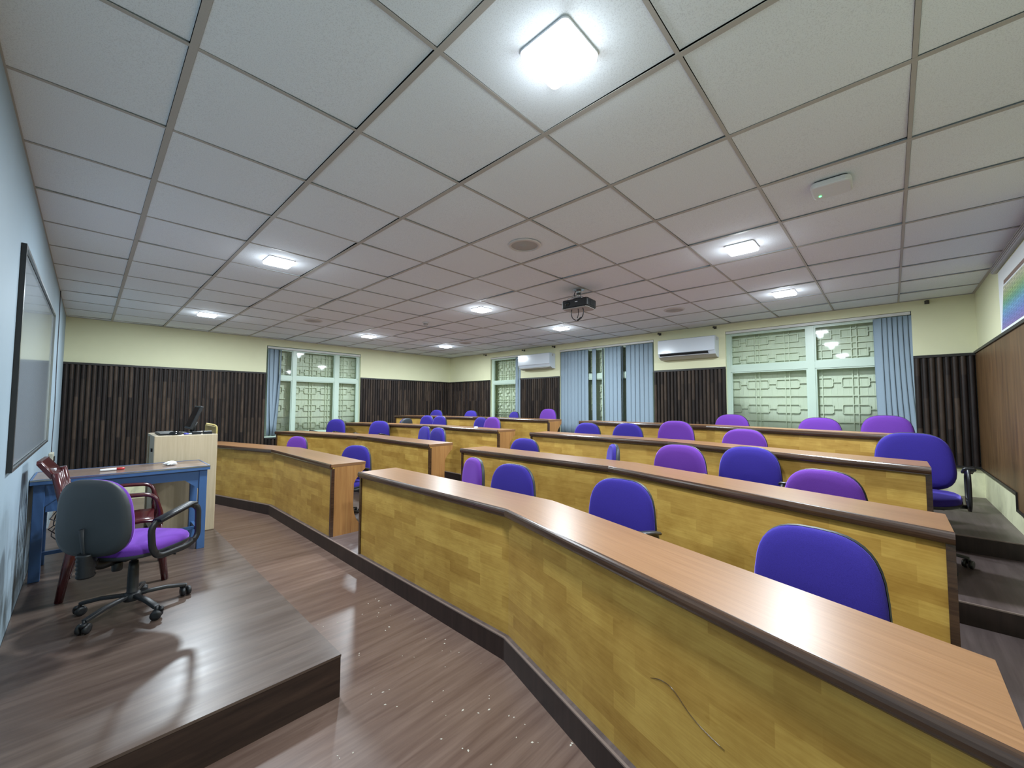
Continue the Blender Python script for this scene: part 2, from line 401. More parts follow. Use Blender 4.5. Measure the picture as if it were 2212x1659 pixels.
# ------------------------------------------------------------------ walls with window openings
def wall_with_holes(name, axis, pos, a0, a1, thick, holes, mat):
    """axis 'x': wall plane x=pos spanning y; axis 'y': plane y=pos spanning x. thick signed outwards"""
    b = MB(); p0, p1 = sorted((pos, pos+thick))
    def bx(u0, u1, z0, z1):
        if u1-u0 < 1e-4 or z1-z0 < 1e-4: return
        if axis == 'x': b.box(p0, p1, u0, u1, z0, z1)
        else: b.box(u0, u1, p0, p1, z0, z1)
    cur = a0
    for (u0, u1, z0, z1) in sorted(holes):
        bx(cur, u0, 0, ZC+.15); bx(u0, u1, 0, z0); bx(u0, u1, z1, ZC+.15); cur = u1
    bx(cur, a1, 0, ZC+.15)
    return struct(b.build(name, mat, weld=False))
WZ0, WZ1 = .87, 2.625
W1 = (2.317, 4.19, WZ0, WZ1-.02); W2 = (6.066, 7.054, WZ0, WZ1); W3 = (2.959, 4.975, WZ0, WZ1); W4 = (-.207, 1.825, WZ0, WZ1)
wfront = wall_with_holes('wall_front', 'x', XF, YR-.2, YF+.3, -.15, [], 'front')
wfar = wall_with_holes('wall_far', 'y', YF, XF, XB, .3, [W1], 'cream')
wback = wall_with_holes('wall_back', 'x', XB, YR-.2, YF+.3, .3, [W2, W3, W4], 'cream')
wright = wall_with_holes('wall_right', 'y', YR, XF, XB, -.15, [], 'cream')

# slatted dado (half-round slats on a dark backing)
DZ0, DZ1 = .825, 2.075
def dado(parent, axis, pos, u0, u1, z0, z1, pitch=.058):
    b = MB(); n = max(1, round((u1-u0)/pitch)); w = (u1-u0)/n
    def P(u, d, z): return (pos-d, u, z) if axis == 'x' else (u, pos-d, z)
    for i in range(n):
        c = u0+(i+.5)*w; hw = w*.37; rows = []
        prof = [(-hw, .004), (-hw, .016), (-hw*.8, .024), (-hw*.35, .029), (hw*.35, .029), (hw*.8, .024), (hw, .016), (hw, .004)]
        for z in (z0, z1-.02): rows.append([P(c+du, d, z) for du, d in prof])
        kk = i+.3
        b.grid(rows, uvf=lambda r, j, kk=kk, n_=len(prof): ((z0 if r == 0 else z1)+.0, kk+.02*j))
        b.face([P(c+du, d, z1-.02) for du, d in prof], None)
    s = b.build('slat_panelling', 'slat', parent, fix=False)
    b = MB()
    q = [P(u0, 0, z0), P(u1, 0.004, z1)]
    b.box(min(q[0][0], q[1][0]), max(q[0][0], q[1][0]), min(q[0][1], q[1][1]), max(q[0][1], q[1][1]), z0, z1)
    b.build('panel_backing', 'slat_back', parent)
    b = MB()
    for (za, zb) in ((z1-.022, z1+.008), (z0-.012, z0+.012)):
        q = [P(u0, 0, za), P(u1, .034, zb)]
        b.box(min(q[0][0], q[1][0]), max(q[0][0], q[1][0]), min(q[0][1], q[1][1]), max(q[0][1], q[1][1]), za, zb)
    b.build('panel_rail', 'black_trim', parent)
dado(wfar, 'y', YF, XF, 2.317, .47, DZ1); dado(wfar, 'y', YF, 4.19, XB-.004, .47, DZ1)
dado(wfar, 'y', YF, 2.317, 4.19, .47, WZ0-.03)
dado(wback, 'x', XB, 7.054, YF-.004, DZ0, DZ1); dado(wback, 'x', XB, 4.975, 6.066, DZ0, DZ1)
dado(wback, 'x', XB, 1.825, 2.959, DZ0, DZ1); dado(wback, 'x', XB, YR+.021, -.207, DZ0, DZ1)
# flat ply dado on the right wall, stepping down with the tiers
b = MB(); b.box(5.0, XB-.001, YR, YR+.02, DZ0, DZ1); b.box(2.2, 5.0, YR, YR+.02, DZ0-.13, DZ1); b.build('ply_panelling', 'ply', wright)
b = MB(); b.box(2.2, XB-.001, YR, YR+.032, DZ1-.005, DZ1+.02); b.box(5.0, XB-.001, YR, YR+.03, DZ0-.022, DZ0); b.box(4.985, 5.003, YR, YR+.03, DZ0-.15, DZ0); b.box(2.2, 5.0, YR, YR+.03, DZ0-.15, DZ0-.13)
b.build('panel_rail', 'black_trim', wright)

# ------------------------------------------------------------------ ceiling
b = MB(); PX, PY = .6, .6155; GX0, GY0 = 1.4066, 1.1287; bw = .012
gx = [XF]+[GX0+PX*i for i in range(-2, 9) if XF+.05 < GX0+PX*i < XB-.02]+[XB]
gy = [YR]+[GY0+PY*j for j in range(-2, 13) if YR+.05 < GY0+PY*j < YF-.02]+[YF]
for i in range(len(gx)-1):
    for j in range(len(gy)-1):
        x0, x1, y0, y1 = gx[i]+bw+.001, gx[i+1]-bw-.001, gy[j]+bw*.62+.001, gy[j+1]-bw*.62-.001
        if i == 0: x0 = gx[0]
        if j == 0: y0 = gy[0]
        if i == len(gx)-2: x1 = XB
        if j == len(gy)-2: y1 = YF
        sx, sy = random.choice([0, 0, .004, -.004, .003]), random.choice([0, 0, .004, -.004])
        z = ZC+.003; c = [(x0, y0, z-sx-sy*0), (x1, y0, z+sx+sy), (x1, y1, z+sx-sy), (x0, y1, z-sx)]
        c = [(p[0], p[1], max(ZC+.0015, p[2])) for p in c]
        b.face(c[::-1]); t_ = [(p[0], p[1], ZC+.02) for p in c]
        for q in range(4): b.face([c[q], c[(q+1) % 4], t_[(q+1) % 4], t_[q]])
ceil = struct(b.build('ceiling', 'tile', fix=False))
b = MB()
for x in gx[1:-1]: b.box(x-bw, x+bw, YR, YF, ZC-.002, ZC)
for j, y in enumerate(gy[1:-1]):
    for i in range(len(gx)-1):
        b.box(gx[i]+(bw if i else 0), gx[i+1]-(bw if i < len(gx)-2 else 0), y-bw*.62, y+bw*.62, ZC-.001, ZC+.001)
b.box(XF, XF+.006, YR, YF, ZC-.003, ZC); b.box(XB-.02, XB, YR, YF, ZC-.003, ZC)
b.box(XF+.02, XB-.02, YR, YR+.02, ZC-.003, ZC); b.box(XF+.02, XB-.02, YF-.02, YF, ZC-.003, ZC)
b.build('ceiling_grid', 'tbar', ceil)
b = MB(); b.box(XF-.1, XB+.1, YR-.1, YF+.1, ZC+.1, ZC+.12); b.build('ceiling_void', 'plenum', ceil)

# ------------------------------------------------------------------ windows
def window(n, axis, pos, hole, mull, trans, rot=False, pu=.37, off=.2):
    """frame, glass, grille and closed shutter inside one opening; mull: list of (u0,u1); trans (z0,z1)"""
    u0, u1, z0, z1 = hole
    def bx(b, a, c, d0, d1, za, zb):
        if axis == 'x': b.box(pos+d0, pos+d1, a, c, za, zb)
        else: b.box(a, c, pos+d0, pos+d1, za, zb)
    f = MB(); fw = .055
    bx(f, u0, u0+fw, .05, .12, z0, z1); bx(f, u1-fw, u1, .05, .12, z0, z1)
    bx(f, u0+fw, u1-fw, .05, .12, z0, z0+fw); bx(f, u0+fw, u1-fw, .05, .12, z1-fw, z1)
    cells = []; cur = u0+fw
    for a, c in mull: bx(f, a, c, .045, .12, z0+fw, z1-fw); cells.append((cur, a)); cur = c
    cells.append((cur, u1-fw))
    for a, c in cells: bx(f, a, c, .05, .12, trans[0], trans[1])
    w = struct(f.build('window_%d' % n, 'frame', weld=False))
    sill = MB(); bx(sill, u0, u1, -.02, .05, z0-.03, z0); sill.build('window_sill', 'frame', w)
    s = MB()
    for a, c in cells:
        for za, zb in ((z0+fw, trans[0]), (trans[1], z1-fw)):
            t = .018
            bx(s, a, a+t, .06, .1, za, zb); bx(s, c-t, c, .06, .1, za, zb); bx(s, a+t, c-t, .06, .1, za, za+t); bx(s, a+t, c-t, .06, .1, zb-t, zb)
    s.build('sash', 'frame', w, weld=False)
    g = MB()
    for a, c in cells:
        for za, zb in ((z0+fw, trans[0]), (trans[1], z1-fw)):
            if axis == 'x': g.face([(pos+.08, a, zb), (pos+.08, c, zb), (pos+.08, c, za), (pos+.08, a, za)])
            else: g.face([(a, pos+.08, za), (c, pos+.08, za), (c, pos+.08, zb), (a, pos+.08, zb)])
    g.build('pane', 'glass', w, fix=False)
    sh = MB(); bx(sh, u0, u1, .235, .25, z0, z1)
    # thin ribs of the closed shutter
    k = u0+.05
    while k < u1: bx(sh, k-.004, k+.004, .231, .235, z0, z1); k += .062
    sh.build('shutter', 'shutter', w, weld=False)
    gr = MB(); t = .0052; segn = [0]
    def seg(ua, za, ub, zb):
        if rot: ua, za, ub, zb = cu+(za-cz), cz+(ua-cu), cu+(zb-cz), cz+(ub-cu)
        ua, ub = max(u0, min(u1, ua)), max(u0, min(u1, ub)); za, zb = max(z0, min(z1, za)), max(z0, min(z1, zb))
        L = sqrt((ua-ub)**2+(za-zb)**2)
        if L < 1e-3: return
        segn[0] += 1; D0 = .198+.0004*(segn[0] % 9); D1 = D0+.018
        nu, nz = -(zb-za)/L*t, (ub-ua)/L*t; eu, ez = (ub-ua)/L*t, (zb-za)/L*t
        q = [(ua-eu+nu, za-ez+nz), (ub+eu+nu, zb+ez+nz), (ub+eu-nu, zb+ez-nz), (ua-eu-nu, za-ez-nz)]
        P = (lambda u, z, d: (pos+d, u, z)) if axis == 'x' else (lambda u, z, d: (u, pos+d, z))
        A = [P(u, z, D0) for u, z in q]; B = [P(u, z, D1) for u, z in q]
        gr.face(A)
        for i in range(4): gr.face([A[i], A[(i+1) % 4], B[(i+1) % 4], B[i]])
    cu, cz = (u0+u1)/2, (z0+z1)/2
    U0, U1, Z0, Z1 = (u0, u1, z0, z1)
    if rot: U0, U1, Z0, Z1 = cu-(z1-z0)/2, cu+(z1-z0)/2, cz-(u1-u0)/2, cz+(u1-u0)/2
    rw = pu*.37; ch = .028
    cols = []; k = U0+off
    while k < U1+.3: cols.append(k); k += pu
    rows = [(trans[1]+.11, .052, 0), (trans[1]+.37, .052, 0)]
    z = trans[0]-.19
    while z > z0: rows.append((z, .060, ch*.5)); z -= .36
    if rot: rows = [(Z0+.12+i*.25, .055, 0) for i in range(int((Z1-Z0)/.25)+1)]
    for c in cols:
        for d in (-.027, .027): seg(c+d, Z0, c+d, Z1)
        for zc, h, cc in rows:
            a, e = c-rw, c+rw
            pts = [(a+cc, zc-h), (e-cc, zc-h), (e, zc-h+cc), (e, zc+h-cc), (e-cc, zc+h), (a+cc, zc+h), (a, zc+h-cc), (a, zc-h+cc)]
            for i in range(8):
                p, q = pts[i], pts[(i+1) % 8]; seg(p[0], p[1], q[0], q[1])
            seg(e, zc, c+pu-rw, zc)
    rz = sorted(r_[0] for r_ in rows)
    for za, zb in zip(rz[:-1], rz[1:]):
        zm = (za+zb)/2
        for c in cols:
            seg(c-rw, zm, c+pu-rw, zm)
    seg(U0, Z1-.03, U1, Z1-.03)
    gr.build('grille', 'grille', w, weld=False)
    return w
T0, T1 = CZ+.51, CZ+.60
window(1, 'y', YF, W1, [(2.796, 2.86), (3.633, 3.72)], (CZ+.468, CZ+.545), pu=.33, off=.23)
window(2, 'x', XB, W2, [], (CZ+.495, CZ+.56), rot=True, pu=.30, off=.12)
window(3, 'x', XB, W3, [(3.93, 4.0)], (T0, T1))
window(4, 'x', XB, W4, [(.735, .815)], (T0, T1), off=.17)

def blind(label, axis, pos, u0, u1, slats, ztop=2.585, rail_ext=None, group='vertical blinds over the windows'):
    t = thing('vertical_blind', label, 'blind', (pos, (u0+u1)/2, WZ0) if axis == 'x' else ((u0+u1)/2, pos, WZ0), 0, group)
    ox, oy, oz = t.location
    r = MB(); e0, e1 = rail_ext or (u0, u1)
    if axis == 'x': r.box(.0, .04, e0-oy, e1-oy, ztop-oz, ztop+.035-oz)
    else: r.box(e0-ox, e1-ox, .0, .04, ztop-oz, ztop+.035-oz)
    r.build('headrail', 'rail', t)
    for (c, ang, w, zb, sway) in slats:
        s = MB(); n = 7; rows = []
        for zi in range(9):
            z = ztop-.01+(zb-ztop+.01)*zi/8; fr = zi/8
            row = []
            for i in range(n):
                v = (i/(n-1)-.5); a = ang*(1-.25*fr)
                du = v*w*cos(a)+sway*fr*fr; dd = v*w*sin(a)-.006*(1-4*v*v)
                row.append((.02+dd, c+du-oy, z-oz) if axis == 'x' else (c+du-ox, .02+dd, z-oz))
            rows.append(row)
        s.grid(rows)
        o = s.build('slat', 'blind', t, fix=False)
        so = o.modifiers.new('cloth', 'SOLIDIFY'); so.thickness = .0015
    return t
sl = []
random.seed(3)
def run(a, c, p=.083, ang=.13, w=.099, zb=.90, sway=0):
    k = a
    while k > c+.02: sl.append((k-p/2, ang+random.uniform(-.08, .08), w, zb+random.uniform(-.006, .006), sway)); k -= p
run(4.965, 4.33); sl.append((4.165, .1, .095, .9, 0)); sl.append((3.98, 1.15, .09, .9, 0)); run(3.93, 3.66); sl.append((3.565, 1.45, .09, .9, 0)); run(3.49, 3.0)
blind('grey-blue vertical blind drawn across the window between the two air conditioners', 'x', XB+.0, 2.975, 4.965, sl, rail_ext=(2.965, 4.97))
sl = []; run(.12, -.19, .046, .45, .09, .90, -.05)
sl = [(c, a, w, z, -.02-.05*i/6) for i, (c, a, w, z, s_) in enumerate(sl)]
blind('grey-blue vertical blind bunched at the right edge of the largest clear window', 'x', XB, -.2, .12, sl, rail_ext=(-.2, 1.82))
sl = []; run(6.25, 6.08, .085, .2, .095)
blind('grey-blue vertical blind hanging beside the far air conditioner', 'x', XB, 6.08, 6.25, sl, rail_ext=(6.07, 7.05))
sl = [(2.37, .9, .1, .885, .02), (2.42, .35, .1, .885, .05), (2.50, .3, .1, .885, -.02), (2.57, 1.1, .1, .885, -.08)]
blind('grey-blue vertical blind gathered at the left of the far wall window', 'y', YF+.0, 2.33, 2.62, sl, ztop=2.555, rail_ext=(2.33, 4.18))

# ------------------------------------------------------------------ ceiling fittings
def gridpt(i, j): return GX0+PX*i, GY0+PY*j
def rrect(h, r, n=6):
    out = []
    for cx, cy, a0 in ((h-r, h-r, 0), (-h+r, h-r, 90), (-h+r, -h+r, 180), (h-r, -h+r, 270)):
        for k in range(n+1):
            a = radians(a0+90*k/n); out.append((cx+r*cos(a), cy+r*sin(a)))
    return out
lamp_words = {(0, 0): 'largest in view, nearest to the camera', (0, 1): 'second in the line along the whiteboard wall', (0, 2): 'far end of the line along the whiteboard wall',
              (1, 0): 'right of the projector, nearer the camera', (1, 1): 'left of the projector over the middle rows', (1, 2): 'in front of the far wall window',
              (2, 0): 'above the largest clear window', (2, 1): 'just below and left of the projector, near the blinds', (2, 2): 'closest to the far back corner'}
lamp_proto = None
for a, gi in enumerate((-.5, 3.5, 6.42)):
    for c, gj in enumerate((-.5, 4.46, 9.45)):
        x, y = gridpt(gi, gj)
        t = thing('ceiling_light', 'lit square white ceiling panel light, '+lamp_words[(a, c)], 'light', (x, y, ZC), 0, 'square panel lights in the ceiling')
        if lamp_proto is None:
            b = MB(); h0 = rrect(.104, .02); b.prism(h0, -.006, .001); fr = b.build('frame', 'lampframe', t)
            b = MB(); b.prism(rrect(.101, .02), -.026, -.0065); di = b.build('diffuser', 'diffuser', t, bevel=.004)
            lamp_proto = (fr, di)
        else:
            for p in lamp_proto: q = p.copy(); COL.objects.link(q); q.parent = t
        for kind, en in (('AREA', LIGHT_W), ('POINT', SIDE_W)):      # the panel shines down and, weaker, to all sides
            ld = bpy.data.lights.new('panel_light', kind); ld.energy = en; ld.color = LIGHT_C
            if kind == 'AREA': ld.shape = 'SQUARE'; ld.size = .19
            else: ld.shadow_soft_size = .05
            lo = bpy.data.objects.new('panel_light', ld); COL.objects.link(lo); lo.parent = t; lo.location = (0, 0, -.034 if kind == 'AREA' else -.085)

b = MB(); b.lathe([(.001, -.008), (.088, -.008), (.092, -.004)], n=36); spg = None
for k, (i, j, w) in enumerate([(1.51, 1.51, 'largest one, over the front rows'), (6.41, 1.47, 'above the air conditioner nearest the camera'), (1.46, 8.39, 'above the far wall window'), (6.40, 8.37, 'near the far back corner')]):
    x, y = gridpt(i, j)
    t = thing('ceiling_speaker', 'round grey flush ceiling speaker, '+w, 'speaker', (x, y, ZC+.001), 0, 'round speakers in the ceiling')
    if spg is None:
        b = MB(); b.lathe([(.104, -.001), (.130, -.001), (.128, -.006), (.104, -.012)], n=40); b.v = b.v
        r_ = MB(); r_.grid([[(cos(2*pi*q/40)*rr, sin(2*pi*q/40)*rr, z) for q in range(40)] for rr, z in ((.104, -.004), (.106, -.011), (.126, -.006), (.129, 0))], close=True)
        ring = r_.build('rim', 'speakerrim', t, fix=False)
        g_ = MB(); g_.lathe([(.0, -.012), (.02, -.0115), (.024, -.007), (.08, -.005), (.107, -.004)], n=40); gg = g_.build('speaker_grille', 'speaker', t, fix=False)
        spg = (ring, gg)
    else:
        for p in spg: q = p.copy(); COL.objects.link(q); q.parent = t
x, y = gridpt(3.51, 6.53)
t = thing('smoke_detector', 'small white round smoke detector on ceiling over the middle rows', 'smoke detector', (x, y, ZC+.001))
b = MB(); b.lathe([(.05, 0), (.05, -.012), (.042, -.018)]); b.build('base', 'white', t)
b = MB(); b.lathe([(.030, -.018), (.034, -.03), (.028, -.042), (0, -.045)]); b.build('sensor_head', 'speaker', t)

x, y = gridpt(2.51, -1.49); x, y = 2.83, .205
t = thing('wireless_access_point', 'flat white rounded box with green light on the ceiling at right', 'access point', (x, y, ZC))
b = MB(); b.prism([(px*1.0, py*1.0) for px, py in rrect(.09, .035)], -.042, -.006); b.build('cover', 'white', t, bevel=.01)
b = MB(); b.prism(rrect(.075, .02), -.006, .001); b.build('mounting_plate', 'black', t)
b = MB(); b.lathe([(0.0001, -.0455), (.006, -.045), (.006, -.041)], c=(.035, .055, 0), n=12); b.build('status_light', 'led', t)

# projector hanging from the ceiling
t = thing('projector', 'black ceiling projector on a short metal mount with a hanging cable loop', 'projector', (3.62, 2.43, ZC), radians(4))
b = MB(); prof = [(-.115, -.15), (-.115, .13), (-.09, .155), (.1, .155), (.125, .12), (.125, -.12), (.1, -.155), (-.09, -.165)]
b.prism(prof, -.215, -.125); b.build('body', 'black', t, bevel=.012)
b = MB(); b.prism([(px*.93, py*.93) for px, py in prof], -.224, -.2151); b.build('underside', 'speaker', t, bevel=.004)
b = MB(); b.lathe([(.022, 0), (.026, .006), (.021, .007), (.018, .002), (0.0001, .001)], c=(-.115, .07, -.17), axis=(-1, 0, 0), n=24); b.build('lens', 'screen', t)
b = MB(); b.box(-.118, -.1155, -.05, -.02, -.165, -.157); b.build('badge', 'white', t)
b = MB()
for k in range(7): b.box(-.08+k*.022, -.07+k*.022, -.169, -.166, -.2, -.14)
b.build('vent', 'shell', t)
b = MB(); b.lathe([(.028, 0), (.028, -.05)], n=16); b.lathe([(.022, -.05), (.022, -.085)], n=16); b.lathe([(.06, 0.001), (.06, -.006)], n=24)
b.box(-.05, .05, -.05, .05, -.1, -.085)
for sx in (-1, 1):
    for sy in (-1, 1): b.tube([(sx*.045, sy*.045, -.09), (sx*.08, sy*.09, -.112), (sx*.08, sy*.09, -.13)], .006, 8)
b.build('ceiling_mount', 'steel', t)
pts = [(-.06, .05, -.22)]+[(-.03+.02*cos(a), .0+.085*cos(a), -.27+.085*sin(a)) for a in [radians(150-k*18) for k in range(-1, 18)]]
lp = [(-.05, .075*cos(a)-.01, -.262+.085*sin(a)) for a in [2*pi*k/28 for k in range(28)]]
b = MB(); b.tube(lp, .005, 8, closed=True); b.tube([(-.05, -.02, -.222), (-.05, -.025, -.28), (-.05, -.01, -.325)], .004, 6); b.tube([(-.05, -.055, -.32), (-.05, -.02, -.346), (-.05, .0, -.348)], .009, 8)
b.build('cable', 'black', t)
b = MB(); b.tube([(.02, .05, 0), (.03, .075, -.04), (.05, .06, -.09), (.06, .06, -.13)], .005, 8); b.build('cable', 'black', t)

# ------------------------------------------------------------------ air conditioners and brackets on the back wall
def aircon(y0, y1, label, open_, zc):
    w = (y1-y0)
    t = thing('air_conditioner', label, 'air conditioner', (XB, (y0+y1)/2, zc), 0, 'split air conditioners on the back wall')
    pr = [(-.0, .0), (-.0, .27), (-.17, .285), (-.205, .27), (-.21, .07), (-.17, .0), (-.10, -.04), (0, -.045)]
    b = MB(); n = len(pr)
    L = [(px, -w/2, pz) for px, pz in pr]; R_ = [(px, w/2, pz) for px, pz in pr]
    b.face(L); b.face(R_[::-1])
    for i in range(n-1): b.face([L[i], R_[i], R_[i+1], L[i+1]], mi=1 if i >= 5 else 0)
    b.build('casing', ['acwhite', 'acunder'], t, bevel=.008)
    b = MB(); b.box(-.2145, -.2105, -w/2+.004, w/2-.004, .055, .272); b.build('front_panel', 'acwhite', t, bevel=.002)
    b = MB()
    if open_:
        b.face([(-.2095, -w/2+.10, .049), (-.2095, w/2-.03, .049), (-.176, w/2-.03, .009), (-.176, -w/2+.10, .009)]); b.build('air_slot', 'plenum', t, fix=False)
        b = MB(); b.box(-.2, -.184, -w/2+.11, w/2-.04, .008, .012)
    else: b.box(-.2, -.12, -w/2+.03, w/2-.03, -.02, -.016)
    b.build('louvre', 'white', t)
    b = MB(); b.box(-.118, -.085, -w/2-.003, -w/2-.0005, .215, .262); b.build('side_badge', 'speaker', t)
    return t
aircon(1.915, 2.80, 'white air conditioner left of the largest clear window, its air slot open', True, CZ+.79)
aircon(5.085, 5.96, 'white air conditioner left of the drawn blind, nearer the far corner', False, CZ+.80)
hk = ['left of the narrow window near the far corner', 'over the left end of the far air conditioner', 'above the left edge of the drawn blind', 'over the left end of the nearer air conditioner', 'over the right end of the nearer air conditioner', 'near the back right corner']
hp = None
for y, w in zip((7.22, 5.954, 5.107, 2.843, 1.964, -.341), hk):
    t = thing('wall_bracket', 'small dark bracket on back wall, '+w, 'bracket', (XB, y, CZ+1.215), 0, 'small brackets under the ceiling')
    if hp is None:
        b = MB(); b.box(-.008, 0, -.02, .02, -.02, .02); b.box(-.07, -.008, -.004, .004, -.004, .006); p1 = b.build('plate', 'grime', t)
        b = MB(); b.lathe([(.012, -.014), (.016, 0), (.012, .014)], c=(-.07, 0, 0), axis=(0, 1, 0), n=12); p2 = b.build('clamp', 'grime', t); hp = (p1, p2)
    else:
        for p in hp: q = p.copy(); COL.objects.link(q); q.parent = t

# ------------------------------------------------------------------ desks
def dline(side, x0, d):
    """plan points of the desk front line moved back by d: aisle end, bend, outer end"""
    if side == 'R':
        k = sqrt(1+SL*SL); yb = YB_R-d*(k-1)/SL
        return [(x0+d, YA_R), (x0+d, yb), (x0-XDR+d*k, YE_R)]
    k = sqrt(1+SLL*SLL); yb = YB_L+d*(k-1)/SLL
    return [(x0+d, YA_L), (x0+d, yb), (x0-XDL+d*k, YE_L)]
def strip(b, side, x0, prof, z, uvs=1, inset=0, caps=True, mi=0):
    """sweep a (d,z) profile along the desk line"""
    n = len(prof); rows = []; L = [0]
    base = dline(side, x0, 0)
    for a, c in zip(base[:-1], base[1:]): L.append(L[-1]+sqrt((a[0]-c[0])**2+(a[1]-c[1])**2))
    acc = [0]
    for a, c in zip(prof, prof[1:]+prof[:1]): acc.append(acc[-1]+sqrt((a[0]-c[0])**2+(a[1]-c[1])**2))
    for s in range(3):
        rows.append([(dline(side, x0, d)[s][0], dline(side, x0, d)[s][1], z+h) for d, h in prof])
    off = x0*1.37+(5 if side == 'L' else 0)
    for s in range(2):
        for j in range(n):
            j2 = (j+1) % n
            p = [rows[s][j], rows[s][j2], rows[s+1][j2], rows[s+1][j]]
            b.face(p, [(L[s]+off, acc[j]), (L[s]+off, acc[j+1]), (L[s+1]+off, acc[j+1]), (L[s+1]+off, acc[j])], mi)
    if caps: b.face(rows[0], None, mi); b.face(rows[2][::-1], None, mi)
ordn = ['front', 'second', 'third', 'back']
def desk(k, side):
    x0 = DESKX[k]; z = TIER[k]; top = DESKH
    where = 'near block right of the centre aisle' if side == 'R' else 'far block left of the centre aisle'
    t = thing('lecture_desk', 'long bent wooden desk, %s row, %s' % (ordn[k], where), 'desk', (0, 0, 0), 0, 'bent lecture desks in four rising rows')
    dp = .372
    b = MB(); strip(b, side, x0, [(.0, top-.028), (.0, top), (dp, top), (dp, top-.028)], z); b.build('desktop', 'desktop', t)
    arc = [(.004, top-.048)]+[(-.004-.014*sin(pi*q/8), top-.022+.026*-cos(pi*q/8)) for q in range(9)]+[(.0, top+.004), (.0, top-.029), (.004, top-.029)]
    b = MB(); strip(b, side, x0, arc, z); b.build('nosing', 'darkwood', t)
    b = MB(); strip(b, side, x0, [(.016, .0), (.016, top-.03), (.034, top-.03), (.034, 0)], z); b.build('front_panel', 'veneer', t)
    # end panels: full depth at the top, cut away in the middle, foot at the floor
    pr = [(.036, 0), (.036, top-.03), (dp-.005, top-.03), (dp-.005, top-.075), (dp-.05, top-.115), (.262, top-.185), (.245, top-.22), (.240, .33), (.243, .26), (.255, .19), (.285, .12), (.32, .075), (.36, .05), (.36, 0)]
    for e in (0, 2):
        b = MB(); y0 = dline(side, x0, 0)[e][1]; th = (.02 if e == 0 else -.02)*(-1 if side == 'R' else 1)
        A = [(dline(side, x0, d)[e][0], y0, z+h) for d, h in pr]; B = [(p[0], y0+th, p[2]) for p in A]
        uv = [(d, h) for d, h in pr]
        b.face(A, uv); b.face(B[::-1], uv[::-1])
        for i in range(len(pr)):
            j = (i+1) % len(pr); b.face([A[i], A[j], B[j], B[i]], [uv[i], uv[j], uv[j], uv[i]])
        b.build('end_panel', 'endpanel', t)
        b = MB(); xx = A[0][0]-.036
        ya, yb_ = sorted((y0-.001*(1 if th > 0 else -1), y0+th*1.3)); dd = .006 if e == 0 else -.002
        b.box(xx+.004, xx+.0362, ya, yb_, z, z+top-.045); b.build('corner_trim', 'darkwood', t)
    return t
for k in range(4):
    for s in 'RL':
        dk = desk(k, s)
        if k == 0 and s == 'R':      # long dark scratch in the veneer, near the camera
            b = MB(); sp = [(1.4486, .67, .4985), (1.4363, .63, .5177), (1.4236, .5886, .521), (1.4139, .5566, .5045), (1.4035, .5228, .4789), (1.3912, .4825, .4616), (1.3772, .4368, .4522), (1.3662, .4009, .4462)]
            b.tube([(x+.0006, y, z) for x, y, z in rounded([Vector(p) for p in sp], .02)], [.0004]+[.0011]*(len(rounded([Vector(p) for p in sp], .02))-2)+[.0006], 5)
            q = b.build('scratch', 'darkwood', dk); q['label'] = 'dark curved scratch'

